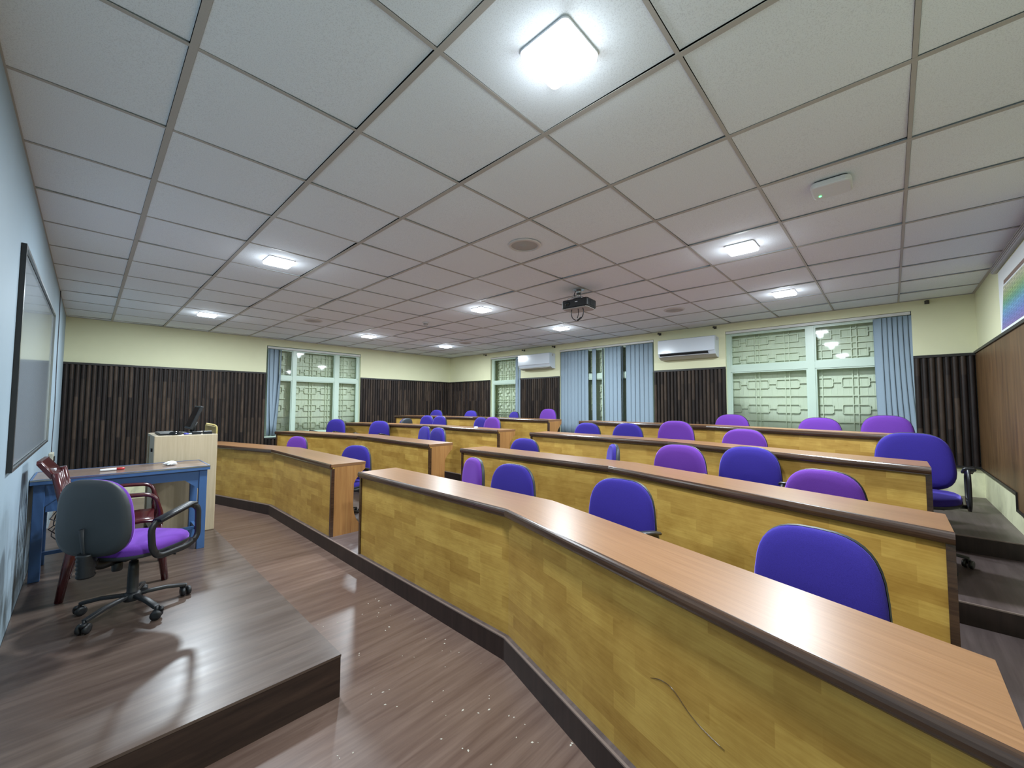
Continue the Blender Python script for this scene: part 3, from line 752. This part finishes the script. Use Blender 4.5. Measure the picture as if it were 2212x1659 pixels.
# ------------------------------------------------------------------ office chairs
def outline(a, bq, n, taper, N=36):
    out = []
    for k in range(N):
        t_ = 2*pi*k/N; c, s_ = cos(t_), sin(t_)
        x = a*math.copysign(abs(c)**(2/n), c); z = bq*math.copysign(abs(s_)**(2/n), s_)
        out.append((x*(1-taper*z/bq), z))
    return out
def pad(mbo, out, fn, thick, dome, back_scale=.97):
    """soft cushion: fn(u,v,d) maps outline plane coords and depth to 3D"""
    rows = []
    for sc, d in ((.02, thick+dome), (.4, thick+dome*.88), (.7, thick+dome*.55), (.88, thick+dome*.12), (.96, thick*.82), (1.0, thick*.5), (.985, thick*.15), (back_scale, 0)):
        rows.append([fn(u*sc, v*sc, d) for u, v in out])
    mbo.grid(rows, close=True); mbo.cap(rows[0], smooth=True); mbo.cap(rows[-1])
def make_chair():
    """all parts of the upholstered swivel chair, facing +x, back top at .88"""
    P = []
    def add(name, mb, mat, up=True, parent=None, **k):
        o = mb.build(name, mat, None, **k); P.append([o, up, parent]); return len(P)-1
    BO = outline(.220, .212, 3.0, .09)
    ZB = .668
    def fb(u, v, d):
        x = -.258+d+.35*u*u+.10*(v+.05)**2*0-.10*v*.0
        x += -.12*max(0, v)**1*.35
        return (x, u, ZB+v)
    b = MB(); pad(b, BO, fb, .045, .012); i_back = add('backrest', b, 'blue')
    b = MB(); rows = []
    for sc, d in ((1.0, .012), (1.015, .002), (1.0, -.012), (.86, -.026), (.5, -.034), (.02, -.036)):
        rows.append([fb(u*sc, v*sc, d) for u, v in BO])
    b.grid(rows, close=True); b.cap(rows[-1], smooth=True); add('back_shell', b, 'shell', True, i_back, fix=True)
    SO = outline(.235, .225, 3.0, .06)
    def fs(u, v, d): return (.02+v, u, .415+d+.10*u*u-.35*max(0, v-.1)**2*2)
    b = MB(); pad(b, SO, fs, .06, .012); i_seat = add('seat', b, 'blue')
    b = MB(); rows = []
    for sc, d in ((1.0, .014), (1.01, .004), (.98, -.008), (.8, -.018), (.02, -.02)):
        rows.append([fs(u*sc, v*sc, d) for u, v in SO])
    b.grid(rows, close=True); b.cap(rows[-1], smooth=True); add('seat_shell', b, 'shell', True, i_seat)
    # bracket with ribbed bellows behind
    b = MB(); b.tube(rounded([(-.02, 0, .385), (-.20, 0, .385), (-.25, 0, .42), (-.283, 0, .62)], .06), .02, 8, prof=[(-.028, -.008), (.028, -.008), (.028, .008), (-.028, .008)], up=Vector((0, 1, 0)))
    add('back_bracket', b, 'black')
    b = MB(); pr = []
    for k in range(13): pr.append((.036+(.006 if k % 2 else 0), k*.011))
    b.lathe(pr, c=(-.266, 0, .345), axis=(-.04, 0, 1), n=16); add('bellows', b, 'black')
    b = MB(); b.box(-.10, .09, -.055, .055, .365, .398); b.lathe([(.022, 0), (.022, .03)], c=(-.02, .12, .38), axis=(0, 1, 0), n=12); b.tube([(-.02, .05, .382), (-.02, .13, .382)], .006, 8); b.tube([(.04, -.05, .38), (.04, -.2, .372), (.045, -.235, .368)], .005, 8)
    b.lathe([(.024, 0), (.026, .05)], c=(-.1, .0, .315), n=12)
    add('tilt_mechanism', b, 'black', bevel=.004)
    for sgn in (-1, 1):
        b = MB(); y = .262*sgn
        lp_ = rounded_closed([(-.155, y, .605), (.11, y, .665), (.165, y, .63), (.17, y, .44), (.10, y, .405), (-.10, y, .405), (-.14, y, .46)], .055, 5)
        b.tube(lp_, .016, 8, closed=True, prof=[(-.017, -.007), (.0, -.009), (.017, -.007), (.017, .007), (0, .009), (-.017, .007)], up=Vector((0, 1, 0)))
        b.tube([(0, y, .405), (0, y*.5, .398)], .014, 8)
        b.tube([(-.125, y+.006*sgn, .622), (-.02, y+.006*sgn, .646), (.10, y+.006*sgn, .672), (.125, y+.006*sgn, .668)], .02, 8, prof=[(-.026, -.007), (.026, -.007), (.03, .002), (.02, .010), (-.02, .010), (-.03, .002)], up=Vector((0, 0, 1)))
        add('armrest', b, 'black')
    b = MB(); b.lathe([(.016, .22), (.016, .37)], n=14); add('gas_lift', b, 'black')
    b = MB(); b.lathe([(.030, .075), (.034, .10), (.028, .11), (.026, .26), (.022, .30)], n=16); add('column_cover', b, 'black', False)
    b = MB(); b.lathe([(.001, .062), (.042, .064), (.045, .10), (.03, .115), (.001, .118)], n=16)
    cast = []
    for k in range(5):
        a = radians(72*k+36); c, s_ = cos(a), sin(a)
        b.tube([(c*.03, s_*.03, .095), (c*.16, s_*.16, .088), (c*.262, s_*.262, .068)], .016, 8, prof=[(-.017, -.008), (.017, -.008), (.014, .010), (-.014, .010)])
        cast.append((c*.262, s_*.262, a))
    add('star_base', b, 'black', False, bevel=.003)
    for cx, cy, a in cast:
        b = MB(); w = a+1.1+cx*3; ax = Vector((-sin(w), cos(w), 0))
        for sg in (-1, 1):
            b.lathe([(.012, -.010), (.027, -.009), (.028, 0), (.026, .009), (.010, .011)], c=(cx+ax.x*.016*sg, cy+ax.y*.016*sg, .0285), axis=tuple(ax), n=14)
        b.lathe([(.008, 0), (.008, .045)], c=(cx, cy, .03), n=8)
        b.tube([(cx+.022*cos(w+a_), cy+.022*sin(w+a_)*1, .045+.012*sin(a_*2)) for a_ in (0, .5, 1.0)], .012, 6)
        add('caster', b, 'black', False)
    return P
proto = make_chair(); proto_meshes = []
for o, up, par in proto: proto_meshes.append((o, up, par, [m for m in o.data.materials]))
purple_mesh = {}
for i, (o, up, par, ms) in enumerate(proto_meshes):
    if o.name.split('.')[0] in ('backrest', 'seat'):
        me = o.data.copy(); me.materials.clear(); me.materials.append(M['purple']); purple_mesh[i] = me
first = True
def chair(bx, by, z, face, h, colour, label, group):
    """bx,by: middle of the backrest's front face; h: height of the back's top above the floor level z"""
    a = radians(face); global first
    t = thing('office_chair', label, 'chair', (bx+.208*cos(a), by+.208*sin(a), z), a, group)
    new = []; dz = h-.88
    for i, (o, up, par, ms) in enumerate(proto_meshes):
        if first: q = o
        else:
            q = o.copy(); COL.objects.link(q)
        new.append(q)
    for i, (o, up, par, ms) in enumerate(proto_meshes):
        q = new[i]
        if par is None: q.parent = t; q.location = (0, 0, dz if up else 0)
        else: q.parent = new[par]; q.location = (0, 0, 0)
        if i in purple_mesh: q.data = purple_mesh[i] if colour == 'purple' else blue_mesh[i]
    first = False
    return t
blue_mesh = {i: proto_meshes[i][0].data for i in purple_mesh}
T = TIER
G = 'upholstered swivel chairs behind the desks'
CH = [
 ('R1a', 2.45, 2.84, T[0], 161, .865, 'purple', 'purple swivel chair turned sideways at the aisle end of the front near desk'),
 ('R1b', 2.31, 2.2, T[0], 183, .885, 'blue', 'blue chair behind the front near desk, right of the sideways purple one'),
 ('R1c', 2.35, 1.28, T[0], 184, .882, 'blue', 'blue chair behind the middle of the front near desk, armrest tip showing'),
 ('R1d', 2.02, .25, T[0], 170, .86, 'blue', 'largest blue chair back, close to the camera behind the front near desk'),
 ('R2a', 3.51, 3.14, T[1], 182, .84, 'blue', 'blue chair at the aisle end of the second near desk'),
 ('R2b', 3.55, 2.03, T[1], 128, .85, 'blue', 'blue chair seen edge-on with its dark shell, behind the second near desk'),
 ('R2c', 3.52, 1.35, T[1], 184, .893, 'purple', 'dimpled purple chair behind the middle of the second near desk'),
 ('R2d', 3.66, .848, T[1], 183, .902, 'blue', 'tall blue chair between two purple ones, second near desk'),
 ('R2e', 3.18, .335, T[1], 168, .83, 'purple', 'purple chair at the right end of the second near desk'),
 ('R3a', 4.8, 3.11, T[2], 178, .86, 'blue', 'blue chair at the aisle end of the third near desk'),
 ('R3b', 4.8, 2.5, T[2], 178, .875, 'blue', 'second blue chair along the third near desk, beside the aisle-end one'),
 ('R3c', 4.95, 1.935, T[2], 182, .92, 'purple', 'tall purple chair behind the third near desk, left one of its two purples'),
 ('R3d', 4.78, 1.15, T[2], 180, .862, 'purple', 'low purple chair behind the third near desk, dimpled back'),
 ('R3e', 4.35, -.105, T[2], 178, .905, 'blue', 'blue chair with seat and armrest showing at the right aisle, third row'),
 ('R4a', 6.10, 1.61, T[3], 180, .865, 'purple', 'purple chair of the back row in front of the clear window, leftmost there'),
 ('R4b', 6.05, 0.64, T[3], 180, .845, 'purple', 'purple chair of the back row under the window middle bar'),
 ('R4c', 6.0, 0.045, T[3], 180, .885, 'purple', 'purple chair of the back row in front of the bunched blind'),
 ('L1a', 2.25, 6.76, T[0], 200, .85, 'purple', 'small purple chair behind the front far desk'),
 ('L1b', 2.31, 4.88, T[0], 205, .84, 'blue', 'blue chair at the aisle end of the front far desk, seat visible'),
 ('L2a', 3.30, 7.82, T[1], 205, .94, 'blue', 'blue chair in front of the far wall window'),
 ('L2b', 3.70, 6.88, T[1], 205, .925, 'blue', 'wide blue chair behind the bend of the second far desk'),
 ('L2c', 3.72, 5.48, T[1], 168, .88, 'blue', 'left one of two blue chairs close together, second far desk'),
 ('L2d', 3.51, 4.84, T[1], 172, .895, 'blue', 'right one of two blue chairs close together, second far desk'),
 ('L3a', 4.60, 7.45, T[2], 112, .82, 'blue', 'turned-away chair showing only its dark shell, third far desk'),
 ('L3b', 4.83, 7.02, T[2], 182, .88, 'blue', 'blue chair partly hidden by the one to its right, third far desk'),
 ('L3c', 4.71, 6.42, T[2], 180, .885, 'blue', 'blue chair overlapping another blue one, third far desk'),
 ('L3d', 5.02, 5.57, T[2], 172, .875, 'blue', 'dark blue chair half hidden by a purple one, third far desk'),
 ('L3e', 4.71, 4.94, T[2], 174, .90, 'purple', 'purple chair at the aisle end of the third far desk'),
 ('L4a', 5.65, 7.82, T[3], 184, .855, 'blue', 'blue chair near the far corner, back row'),
 ('L4b', 5.95, 6.93, T[3], 180, .85, 'blue', 'blue chair under the right part of the corner panelling, back row'),
 ('L4c', 6.10, 5.74, T[3], 160, .84, 'blue', 'small dark blue chair in front of the narrow window, back row'),
 ('L4d', 6.15, 4.87, T[3], 174, .91, 'purple', 'purple chair at the aisle end of the back far desk'),
]
for n_, x, y, z, fc, h, c, lab in CH: chair(x, y, z, fc, h, c, lab, G)
chair(.238-.208*cos(radians(39)), 3.46-.208*sin(radians(39)), PZ, 39, .845, 'purple', 'purple swivel chair with dark back on the teaching platform', G)

# ------------------------------------------------------------------ maroon plastic armchair
t = thing('plastic_armchair', 'glossy maroon plastic armchair behind the purple chair at the table', 'chair', (.185, 4.14, PZ+.003), radians(-3))
def slab(b, pts, w0, w1, th):
    """bent sheet through (x,z) points, half widths from w0 to w1"""
    n = len(pts); top = []; bot = []
    for i, (x, z) in enumerate(pts):
        a = pts[max(0, i-1)]; c = pts[min(n-1, i+1)]; d = Vector((c[0]-a[0], c[1]-a[1])).normalized(); nx, nz = -d.y*th/2, d.x*th/2
        w = w0+(w1-w0)*i/(n-1)
        top.append([(x+nx+.0*k, w*v, z+nz) for k, v in enumerate((-1, -.5, 0, .5, 1))]); bot.append([(x-nx, w*v, z-nz) for v in (-1, -.5, 0, .5, 1)])
    b.grid(top, smooth=True); b.grid(bot, smooth=True)
    for s_ in (0, -1):
        b.grid([[r_[s_] for r_ in top], [r_[s_] for r_ in bot]], smooth=False)
    b.grid([top[0], bot[0]], smooth=False); b.grid([top[-1], bot[-1]], smooth=False)
b = MB(); slab(b, [(.22, .40), (.20, .425), (.12, .43), (-.05, .415), (-.17, .40), (-.2, .405)], .23, .21, .014); b.build('seat', 'maroon', t)
bk = t
b = MB(); slab(b, [(-.375, .90), (-.375, .885), (-.31, .79)], .17, .21, .022); slab(b, [(-.24, .52), (-.21, .43)], .21, .21, .018)
for k in range(5):
    yc = -.17+k*.085
    b.tube([(-.30, yc, .80), (-.27, yc, .66), (-.24, yc, .52)], .01, 8, prof=[(-.022, -.006), (.022, -.006), (.022, .006), (-.022, .006)])
for sg in (-1, 1): b.tube([(-.30, sg*.205, .82), (-.26, sg*.215, .62), (-.205, sg*.22, .41)], .02, 8)
b.build('backrest', 'maroon', t)
for sg in (-1, 1):
    b = MB(); b.tube(rounded([(-.25, sg*.23, .60), (.0, sg*.255, .635), (.19, sg*.255, .625), (.215, sg*.25, .50), (.215, sg*.24, .40)], .06), .018, 8, prof=[(-.024, -.011), (.024, -.011), (.024, .011), (-.024, .011)]); b.build('armrest', 'maroon', t)
for sx, sg in ((1, -1), (1, 1), (-1, -1), (-1, 1)):
    b = MB(); x0 = .205 if sx > 0 else -.19
    b.tube([(x0, sg*.22, .42), (x0+sx*.035, sg*.235, .2), (x0+sx*.06, sg*.245, 0)], [.03, .024, .02], 8); b.build('leg', 'maroon', t)
b = MB(); b.box(-.33, -.315, -.03, .03, .80, .83); b.build('sticker', 'white', t)

# ------------------------------------------------------------------ blue table
t = thing('teacher_table', 'worn blue painted table with brown top against the whiteboard wall', 'table', (.26, 4.72, PZ))
TZ = .725
b = MB(); b.box(-.51, .51, -.245, .245, TZ-.012, TZ); b.build('table_top', 'tabletop', t)
b = MB()
for x0, x1, y0, y1 in ((-.52, .52, -.26, -.245), (-.52, .52, .245, .26), (-.52, -.51, -.245, .245), (.51, .52, -.245, .245)): b.box(x0, x1, y0, y1, TZ-.035, TZ+.002)
b.build('edge_moulding', 'tableblue', t, weld=False)
b = MB(); b.box(-.52, .52, -.2615, -.2603, TZ-.010, TZ+.0015); b.build('metal_edging', 'alu', t)
for sx in (-1, 1):
    for sy in (-1, 1):
        b = MB(); x = sx*.475; y = sy*.215
        b.box(x-.028, x+.028, y-.026, y+.026, 0, TZ-.035); b.build('leg', 'tableblue', t, bevel=.003)
b = MB()
for sy in (-1, 1): b.box(-.447, .447, sy*.22-.012, sy*.22+.012, TZ-.115, TZ-.035)
for sx in (-1, 1): b.box(sx*.48-.012, sx*.48+.012, -.19, .19, TZ-.115, TZ-.035)
b.build('apron', 'tableblue', t, weld=False)
b = MB()
for sx in (-1, 1):
    x = sx*.447
    for sy in (-1, 1):
        y = sy*.22
        P1 = [(x, y-.01, TZ-.115), (x-sx*.10, y-.01, TZ-.115), (x, y-.01, TZ-.20)]; P2 = [(p[0], p[1]+.02, p[2]) for p in P1]
        b.face(P1); b.face(P2[::-1])
        for i in range(3): b.face([P1[i], P1[(i+1) % 3], P2[(i+1) % 3], P2[i]])
b.build('corner_brace', 'tableblue', t, weld=False)
b = MB(); b.box(-.475-.012, -.475+.012, -.19, .19, .12, .15); b.box(.475-.012, .475+.012, -.19, .19, .12, .15); b.box(-.463, .463, -.01, .012, .122, .148); b.build('stretcher', 'tableblue', t, weld=False)
b = MB(); b.box(-.44, -.12, -.225, -.208, TZ-.24, TZ-.116); b.build('drawer_front', 'tableblue', t)
b = MB(); b.lathe([(.009, 0), (.0095, .002), (.0095, .10), (.006, .105), (.006, .12)], c=(.09, 4.66, PZ+TZ+.0115), axis=(1, .12, 0), n=12); tag(b.build('board_marker', 'white'), 'white marker pen with red cap lying on the blue table', 'marker')
mk = bpy.context.scene.objects['board_marker']
b = MB(); b.lathe([(.010, 0), (.010, .045), (.007, .05)], c=(.185, 4.6714, PZ+TZ+.0115), axis=(1, .12, 0), n=12); b.build('cap', 'red', mk)
b = MB(); random.seed(5); rows = []
for i in range(7):
    th_ = pi*i/6
    rows.append([(.052*sin(th_)*cos(2*pi*k/12)*random.uniform(.7, 1.15), .04*sin(th_)*sin(2*pi*k/12)*random.uniform(.7, 1.15), max(0.0, .018-.022*cos(th_)*random.uniform(.8, 1.1))) for k in range(12)])
b.grid(rows, close=True, smooth=False); q = b.build('crumpled_paper', 'paper', loc=(.53, 4.70, PZ+TZ+.0005)); tag(q, 'crumpled white paper ball on the right part of the blue table', 'paper')

# ------------------------------------------------------------------ lectern
LX0, LX1, LY0, LY1, LH = .445, .937, 5.06, 5.66, .97
t = thing('lectern', 'tall beige laminate lectern with rounded corners at the platform edge', 'lectern', ((LX0+LX1)/2, (LY0+LY1)/2, PZ))
hx, hy = (LX1-LX0)/2, (LY1-LY0)/2
b = MB(); b.box(-hx, hx, -hy, -hy+.02, .0, LH); b.build('side_panel', 'lectern', t, bevel=.008)
b = MB(); b.box(-hx, hx, hy-.02, hy, .0, LH); b.build('side_panel', 'lectern', t, bevel=.008)
b = MB(); b.box(hx-.02, hx, -hy+.02, hy-.02, 0, LH); b.build('front_panel', 'lectern', t)
b = MB(); b.box(-hx, hx-.02, -hy+.02, hy-.02, LH-.025, LH-.003); b.build('top', 'lecternside', t)
b = MB(); b.box(-hx+.015, -hx+.035, -hy+.02, hy-.02, .05, LH-.025); b.build('door', 'lecternside', t)
b = MB(); b.box(-hx+.002, -hx+.014, -.03, .03, LH-.17, LH-.14); b.build('door_handle', 'black', t)
b = MB(); prof = [(-.155, 0), (-.155, .10), (-.14, .115), (-.02, .098), (.0, .085), (.003, .0)]
A = [(hx-.003+px, -hy+.03, LH+pz) for px, pz in rounded([Vector((p[0], p[1], 0)) for p in prof], .03, 4) and prof]; 
rim = MB(); pts = rounded([(hx-.008, -hy+.02, LH-.003), (hx-.008, -hy+.02, LH+.085), (hx-.10, -hy+.02, LH+.105)], .035, 5)
rim.tube(pts, .01, 8, prof=[(-.008, -.006), (.008, -.006), (.008, .006), (-.008, .006)], up=Vector((0, 1, 0)))
rim.box(hx-.016, hx, -hy+.02, hy-.02, LH-.003, LH+.07)
rim.build('guard_rim', 'lecternrim', t, bevel=.004)
lz = PZ+LH
t = thing('monitor', 'thin black computer monitor tilted back on the lectern', 'monitor', (.76, 5.34, lz))
mm = Matrix.Rotation(radians(20), 4, 'Y')
b = MB(); b.box(-.012, .018, -.16, .16, 0, .25, M4=Matrix.Translation((-.03, 0, .045)) @ mm); b.build('screen_housing', 'black', t, bevel=.005)
b = MB(); b.box(-.0135, -.012, -.148, .148, .02, .235, M4=Matrix.Translation((-.03, 0, .045)) @ mm); b.build('screen', 'screen', t)
b = MB(); b.box(-.08, .08, -.09, .09, 0, .012); b.tube([(0, 0, .012), (.015, 0, .06), (.03, 0, .12)], .02, 8); b.build('stand', 'black', t)
b = MB(); b.box(-.07, .07, -.20, .20, 0, .018); q = b.build('keyboard', 'black', loc=(.56, 5.36, lz), bevel=.004); tag(q, 'flat black keyboard at the left of the lectern top', 'keyboard')
b = MB()
rows = [[(.055*cos(2*pi*k/16)*cos(e), .032*sin(2*pi*k/16)*cos(e), .036*sin(e)) for k in range(16)] for e in (0, .3, .7, 1.1, 1.5)]
b.grid(rows, close=True); b.cap(rows[0]); b.cap(rows[-1], smooth=True); q = b.build('computer_mouse', 'screen', loc=(.60, 5.115, lz)); tag(q, 'glossy dark mouse on the lectern top edge', 'mouse')
b = MB(); b.lathe([(.008, 0), (.008, .06)], c=(0, 0, .0085), axis=(1, 0, 0), n=10); q = b.build('board_marker', 'white', loc=(.70, 5.078, lz)); tag(q, 'white marker with blue cap between mouse and black dusters', 'marker')
b = MB(); b.lathe([(.0088, -.035), (.0088, 0)], c=(0, 0, .0088), axis=(1, 0, 0), n=10); b.build('cap', 'pen', q)
for (x, w) in ((.755, 'left of two black board dusters by the lectern edge'), (.845, 'right of two black board dusters by the lectern edge')):
    t = thing('board_duster', w, 'duster', (x+.01, 5.085, lz+.001), 0, 'black board dusters on the lectern')
    b = MB(); b.box(-.04, .035, -.022, .022, .008, .03); b.build('handle', 'black', t, bevel=.006)
    b = MB(); b.box(-.04, .035, -.024, .024, 0, .008); b.build('felt_pad', 'shell', t)

# ------------------------------------------------------------------ whiteboard, wire and socket on the front wall
t = thing('whiteboard', 'large glossy whiteboard with aluminium frame on the front wall', 'whiteboard', (XF, 4.38, CZ-.35))
Y0, Y1 = -1.19, 1.20; H = 1.165
def bxp(y): return .020+.012*(y-Y0)/(Y1-Y0)
b = MB(); rows = [[(bxp(y)-.012, y, z) for z in (0.02, H-.02)] for y in [Y0+.02+(Y1-Y0-.04)*k/8 for k in range(9)]]
b.grid(rows, smooth=False); b.build('writing_surface', 'board', t, fix=False)
def bar(y0, y1, z0, z1, mi=0):
    b.v_ = 0
    c = [(0.001, y0, z0), (bxp(y0), y0, z0), (bxp(y1), y1, z0), (0.001, y1, z0)]
    d = [(p[0], p[1], z1) for p in c]
    b.face(c[::-1]); b.face(d)
    for i in range(4): b.face([c[i], c[(i+1) % 4], d[(i+1) % 4], d[i]], mi=1 if (i == 0 and y0 == Y0) else 0)
b = MB(); bar(Y0, Y0+.03, 0, H); bar(Y1-.016, Y1, 0, H); bar(Y0+.03, Y1-.016, 0, .016); bar(Y0+.03, Y1-.016, H-.016, H)
b.build('frame', ['alu', 'black'], t, weld=False)
wp = [(XF+.008, 6.71, ZC), (XF+.008, 6.72, 2.60), (XF+.008, 6.78, 2.37), (XF+.008, 6.78, 1.96), (XF+.01, 6.90, 1.44), (XF+.009, 6.86, 1.13), (XF+.012, 6.72, .92)]
b = MB(); b.tube(rounded(wp, .2), .004, 6); tag(b.build('wall_cable', 'wire'), 'thin dark cable running down the front wall beside the whiteboard', 'cable')
t = thing('wall_socket', 'cream switch box on the front wall below the hanging cable', 'socket', (XF, 6.62, .86))
b = MB(); b.box(0, .035, -.11, .11, -.05, .09); b.build('box', 'acunder', t, bevel=.006)
b = MB(); b.box(.0352, .044, -.05, -.02, .0, .05); b.build('switch', 'black', t); b = MB(); b.box(.0352, .044, .02, .06, .0, .05); b.build('switch', 'black', t)

# tangled cables under the table
random.seed(11); b = MB(); pts = []
for k in range(60):
    a = k*.9; pts.append((.05*sin(a)+.02*sin(k*2.3), .05*cos(a*1.1), .02+.50*abs(sin(k*.11))+.02*cos(k*3)))
b.tube([Vector(p) for p in pts], .005, 6); q = b.build('cable_tangle', 'wire', loc=(-.12, 5.35, PZ)); tag(q, 'tangle of dark cables on the platform behind the blue table', 'cable')

# ------------------------------------------------------------------ poster and grey strip on the right wall
t = thing('wall_poster', 'large printed chart with green-to-violet table on the right wall', 'poster', (4.55, YR+.002, 2.115))
b = MB(); b.box(-.85, .78, 0, .006, .0, .52); b.build('sheet', 'paper', t)
b = MB(); A = [(.73, .0075, .02), (.58, .0075, .36), (-.85, .0075, .36), (-.85, .0075, .02)]; b.face(A, [(0, 0), (.1, 1), (1, 1), (1, 0)]); b.build('printed_table', 'poster', t, fix=False)
b = MB(); b.face([(.57, .0075, .375), (.56, .0075, .405), (-.85, .0075, .405), (-.85, .0075, .375)]); b.build('printed_heading', 'posterbrown', t, fix=False)
t = thing('wall_strip', 'pale grey ribbed strip high on the right wall above the chart', 'strip', (4.7, YR, 2.655))
b = MB(); b.box(-1.0, .75, 0, .03, .0, .07); b.build('casing', 'greyribbed', t, bevel=.006)
b = MB()
for k in range(3): b.box(-1.0, .74, .03, .036, .01+k*.02, .018+k*.02)
b.build('rib', 'speaker', t)

# ------------------------------------------------------------------ small things on desks and floor
b = MB(); b.lathe([(.028, 0), (.034, .006), (.03, .02), (.012, .026), (.001, .026)], n=16)
q = b.build('paper_cup_lid', 'paper', loc=(4.30, 4.86, TIER[2]+DESKH)); tag(q, 'small white round lid on the third far desk', 'lid')
random.seed(21); b = MB()
for k in range(70):
    x = 1.0+random.random()**.7*.62; y = 1.05+random.random()*1.9
    if random.random() < .1: x, y = .3+random.random()*.6, .9+random.random()*1.1
    r = random.uniform(.0015, .005); a = random.random()*pi; e = random.uniform(1, 2.2)
    P_ = [(x+r*e*cos(a), y+r*e*sin(a), .0006), (x-r*sin(a), y+r*cos(a), .0006), (x-r*e*cos(a), y-r*e*sin(a), .0006), (x+r*sin(a), y-r*cos(a), .0006)]
    top = (x, y, .001+r*.8)
    for i in range(4): b.face([P_[i], P_[(i+1) % 4], top])
q = b.build('paper_crumbs', 'crumb', weld=False); q['kind'] = 'stuff'; q['label'] = 'pale crumbs and paper bits scattered on the floor before the front desk'; q['category'] = 'crumbs'
